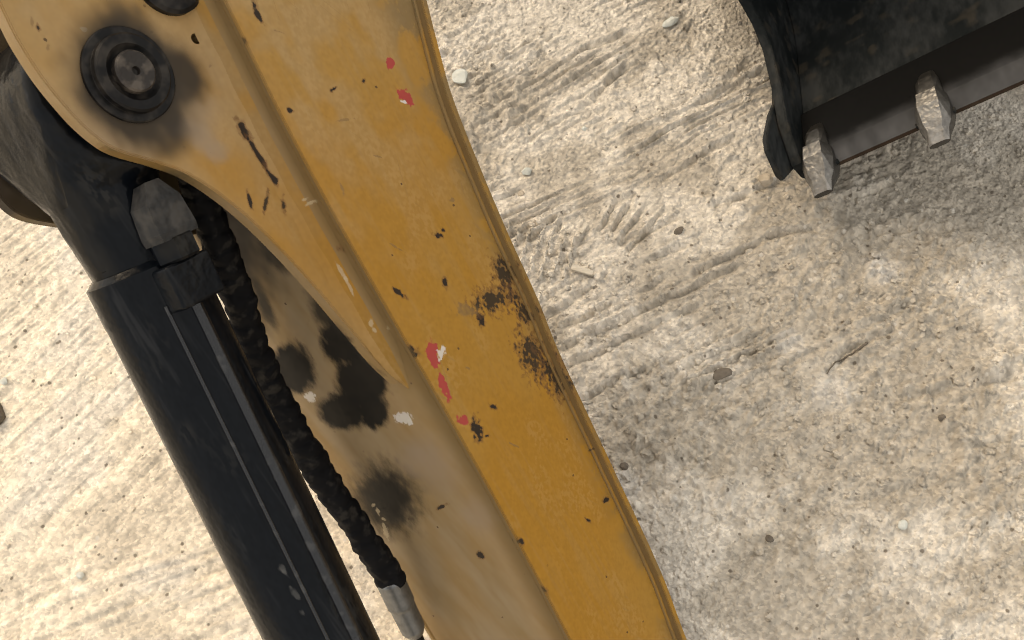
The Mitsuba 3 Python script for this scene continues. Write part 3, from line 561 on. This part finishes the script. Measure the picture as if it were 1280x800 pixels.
pebble('stone_002', 0.039, 2.097, 0.055, 'pale_stone', 'flat pale angular stone close to the upper end of the arm', flat=0.3, jag=0.3, seed=3, ang=0.5)
pebble('stone_003', 0.119, 1.631, 0.020, 'beige_stone', 'small stone just below the whitish stone beside the arm', flat=0.7, seed=4)
pebble('stone_004', 0.698, 2.078, 0.040, 'pale_stone', 'long pale stone near the top edge, left of the bucket', flat=0.5, stretch=1.5, ang=0.35, seed=5)
pebble('stone_005', 0.349, 1.785, 0.017, 'pale_stone', 'tiny white pebble alone between arm and bucket', flat=0.8, seed=6)
pebble('stone_006', 0.473, 0.93, 0.036, 'dark_stone', 'dark flat stone chip right of the black-smudged edge of the arm', flat=0.4, stretch=1.45, ang=0.05, seed=7)
pebble('stone_007', 0.172, 0.765, 0.022, 'dark_stone', 'dark clod touching the lower right edge of the arm in view', flat=0.8, seed=8)
pebble('stone_008', 0.446, 0.51, 0.020, 'dark_stone', 'small dark stone on the ground near the bottom, right of the arm', flat=0.7, seed=9)
pebble('stone_009', 0.501, 1.368, 0.024, 'dark_stone', 'dark sliver of stone among the track ridges below the bucket', flat=0.5, stretch=1.4, ang=0.3, seed=10)
pebble('stone_010', 0.928, 0.675, 0.020, 'dark_stone', 'small dark stone at right, below the twig', flat=0.8, seed=11)
pebble('stone_011', 0.745, 0.464, 0.024, 'pale_stone', 'pale round pebble at lower right', flat=0.8, seed=12)
pebble('stone_012', -1.425, 1.36, 0.085, 'dark_stone', 'dark stone cut off by the left edge of the photo', flat=0.8, seed=13)
pebble('stone_013', -1.391, 1.452, 0.024, 'pale_stone', 'white chip above the dark stone at the left edge', flat=0.6, seed=14)
pebble('stone_014', -1.188, 0.849, 0.022, 'pale_stone', 'pale pebble at lower left, left of the cylinder', flat=0.7, seed=15)
chip = rbox((0.062, 0.016, 0.008), 0.002); a_ = -0.62
chip.vertices = chip.vertices @ np.array([[math.cos(a_), math.sin(a_), 0], [-math.sin(a_), math.cos(a_), 0], [0, 0, 1]]) + [0.217, 1.323, gz(0.217, 1.323) + 0.010]
add('wood_chip', chip, 'dry_wood', 30); labels['wood_chip'] = {'label': 'pale flat wood chip lying right of the arm', 'category': 'wood chip'}
chip2 = rbox((0.034, 0.011, 0.008), 0.002); a_ = 0.75
chip2.vertices = chip2.vertices @ np.array([[math.cos(a_), math.sin(a_), 0], [-math.sin(a_), math.cos(a_), 0], [0, 0, 1]]) + [0.257, 1.456, gz(0.257, 1.456) + 0.009]
add('wood_chip_001', chip2, 'dry_wood', 30); labels['wood_chip_001'] = {'label': 'short white splinter above the larger wood chip', 'category': 'wood chip'}
tw = spline([(0.72, 0.862), (0.755, 0.886), (0.79, 0.893), (0.845, 0.915)], 40)
add('twig', tube(np.c_[tw, [gz(*q_) + 0.004 for q_ in tw]], np.linspace(0.0014, 0.0034, 40), 8), 'dark_stone', True)
labels['twig'] = {'label': 'thin dark twig lying on the pale earth at right', 'category': 'twig'}
# crumbs of earth and grit, too many to count
V, Fc, off = [], [], 0
unitp = [trimesh.creation.icosphere(subdivisions=1, radius=1.0) for _ in range(8)]
for q_, m in enumerate(unitp): m.vertices *= (1 + 1.5 * (meshkit.fbm(m.vertices * 1.9 + q_ * 5, 2, q_) - 0.5))[:, None]
N = 9000
px, py = RNG.uniform(-1.7, 1.9, N * 3), RNG.uniform(0.0, 3.1, N * 3)
dens = sstep(0.35, 0.65, hnoise(px, py, 1.7, seed=4)) * (0.12 + 0.88 * sstep(-0.6, 0.2, px)) + 0.10 * sstep(-0.6, 0.2, px)
keep = np.where(RNG.uniform(size=N * 3) < dens)[0][:N]
for q_ in keep:
    r = 0.0018 + 0.0080 * RNG.uniform() ** 6
    m = unitp[q_ % 8]; rot = RNG.uniform(0, 6.28); c, s = math.cos(rot), math.sin(rot)
    v = (m.vertices * [r * RNG.uniform(0.8, 1.5), r, r * 0.75]) @ np.array([[c, s, 0], [-s, c, 0], [0, 0, 1]]) + [px[q_], py[q_], gz(px[q_], py[q_]) + 0.3 * r]
    V.append(v); Fc.append(m.faces + off); off += len(v)
add('grit', trimesh.Trimesh(np.vstack(V), np.vstack(Fc), process=False), 'soil', False)
labels['grit'] = {'label': 'loose crumbs of dry earth and grit scattered over the ground', 'category': 'grit', 'kind': 'stuff'}
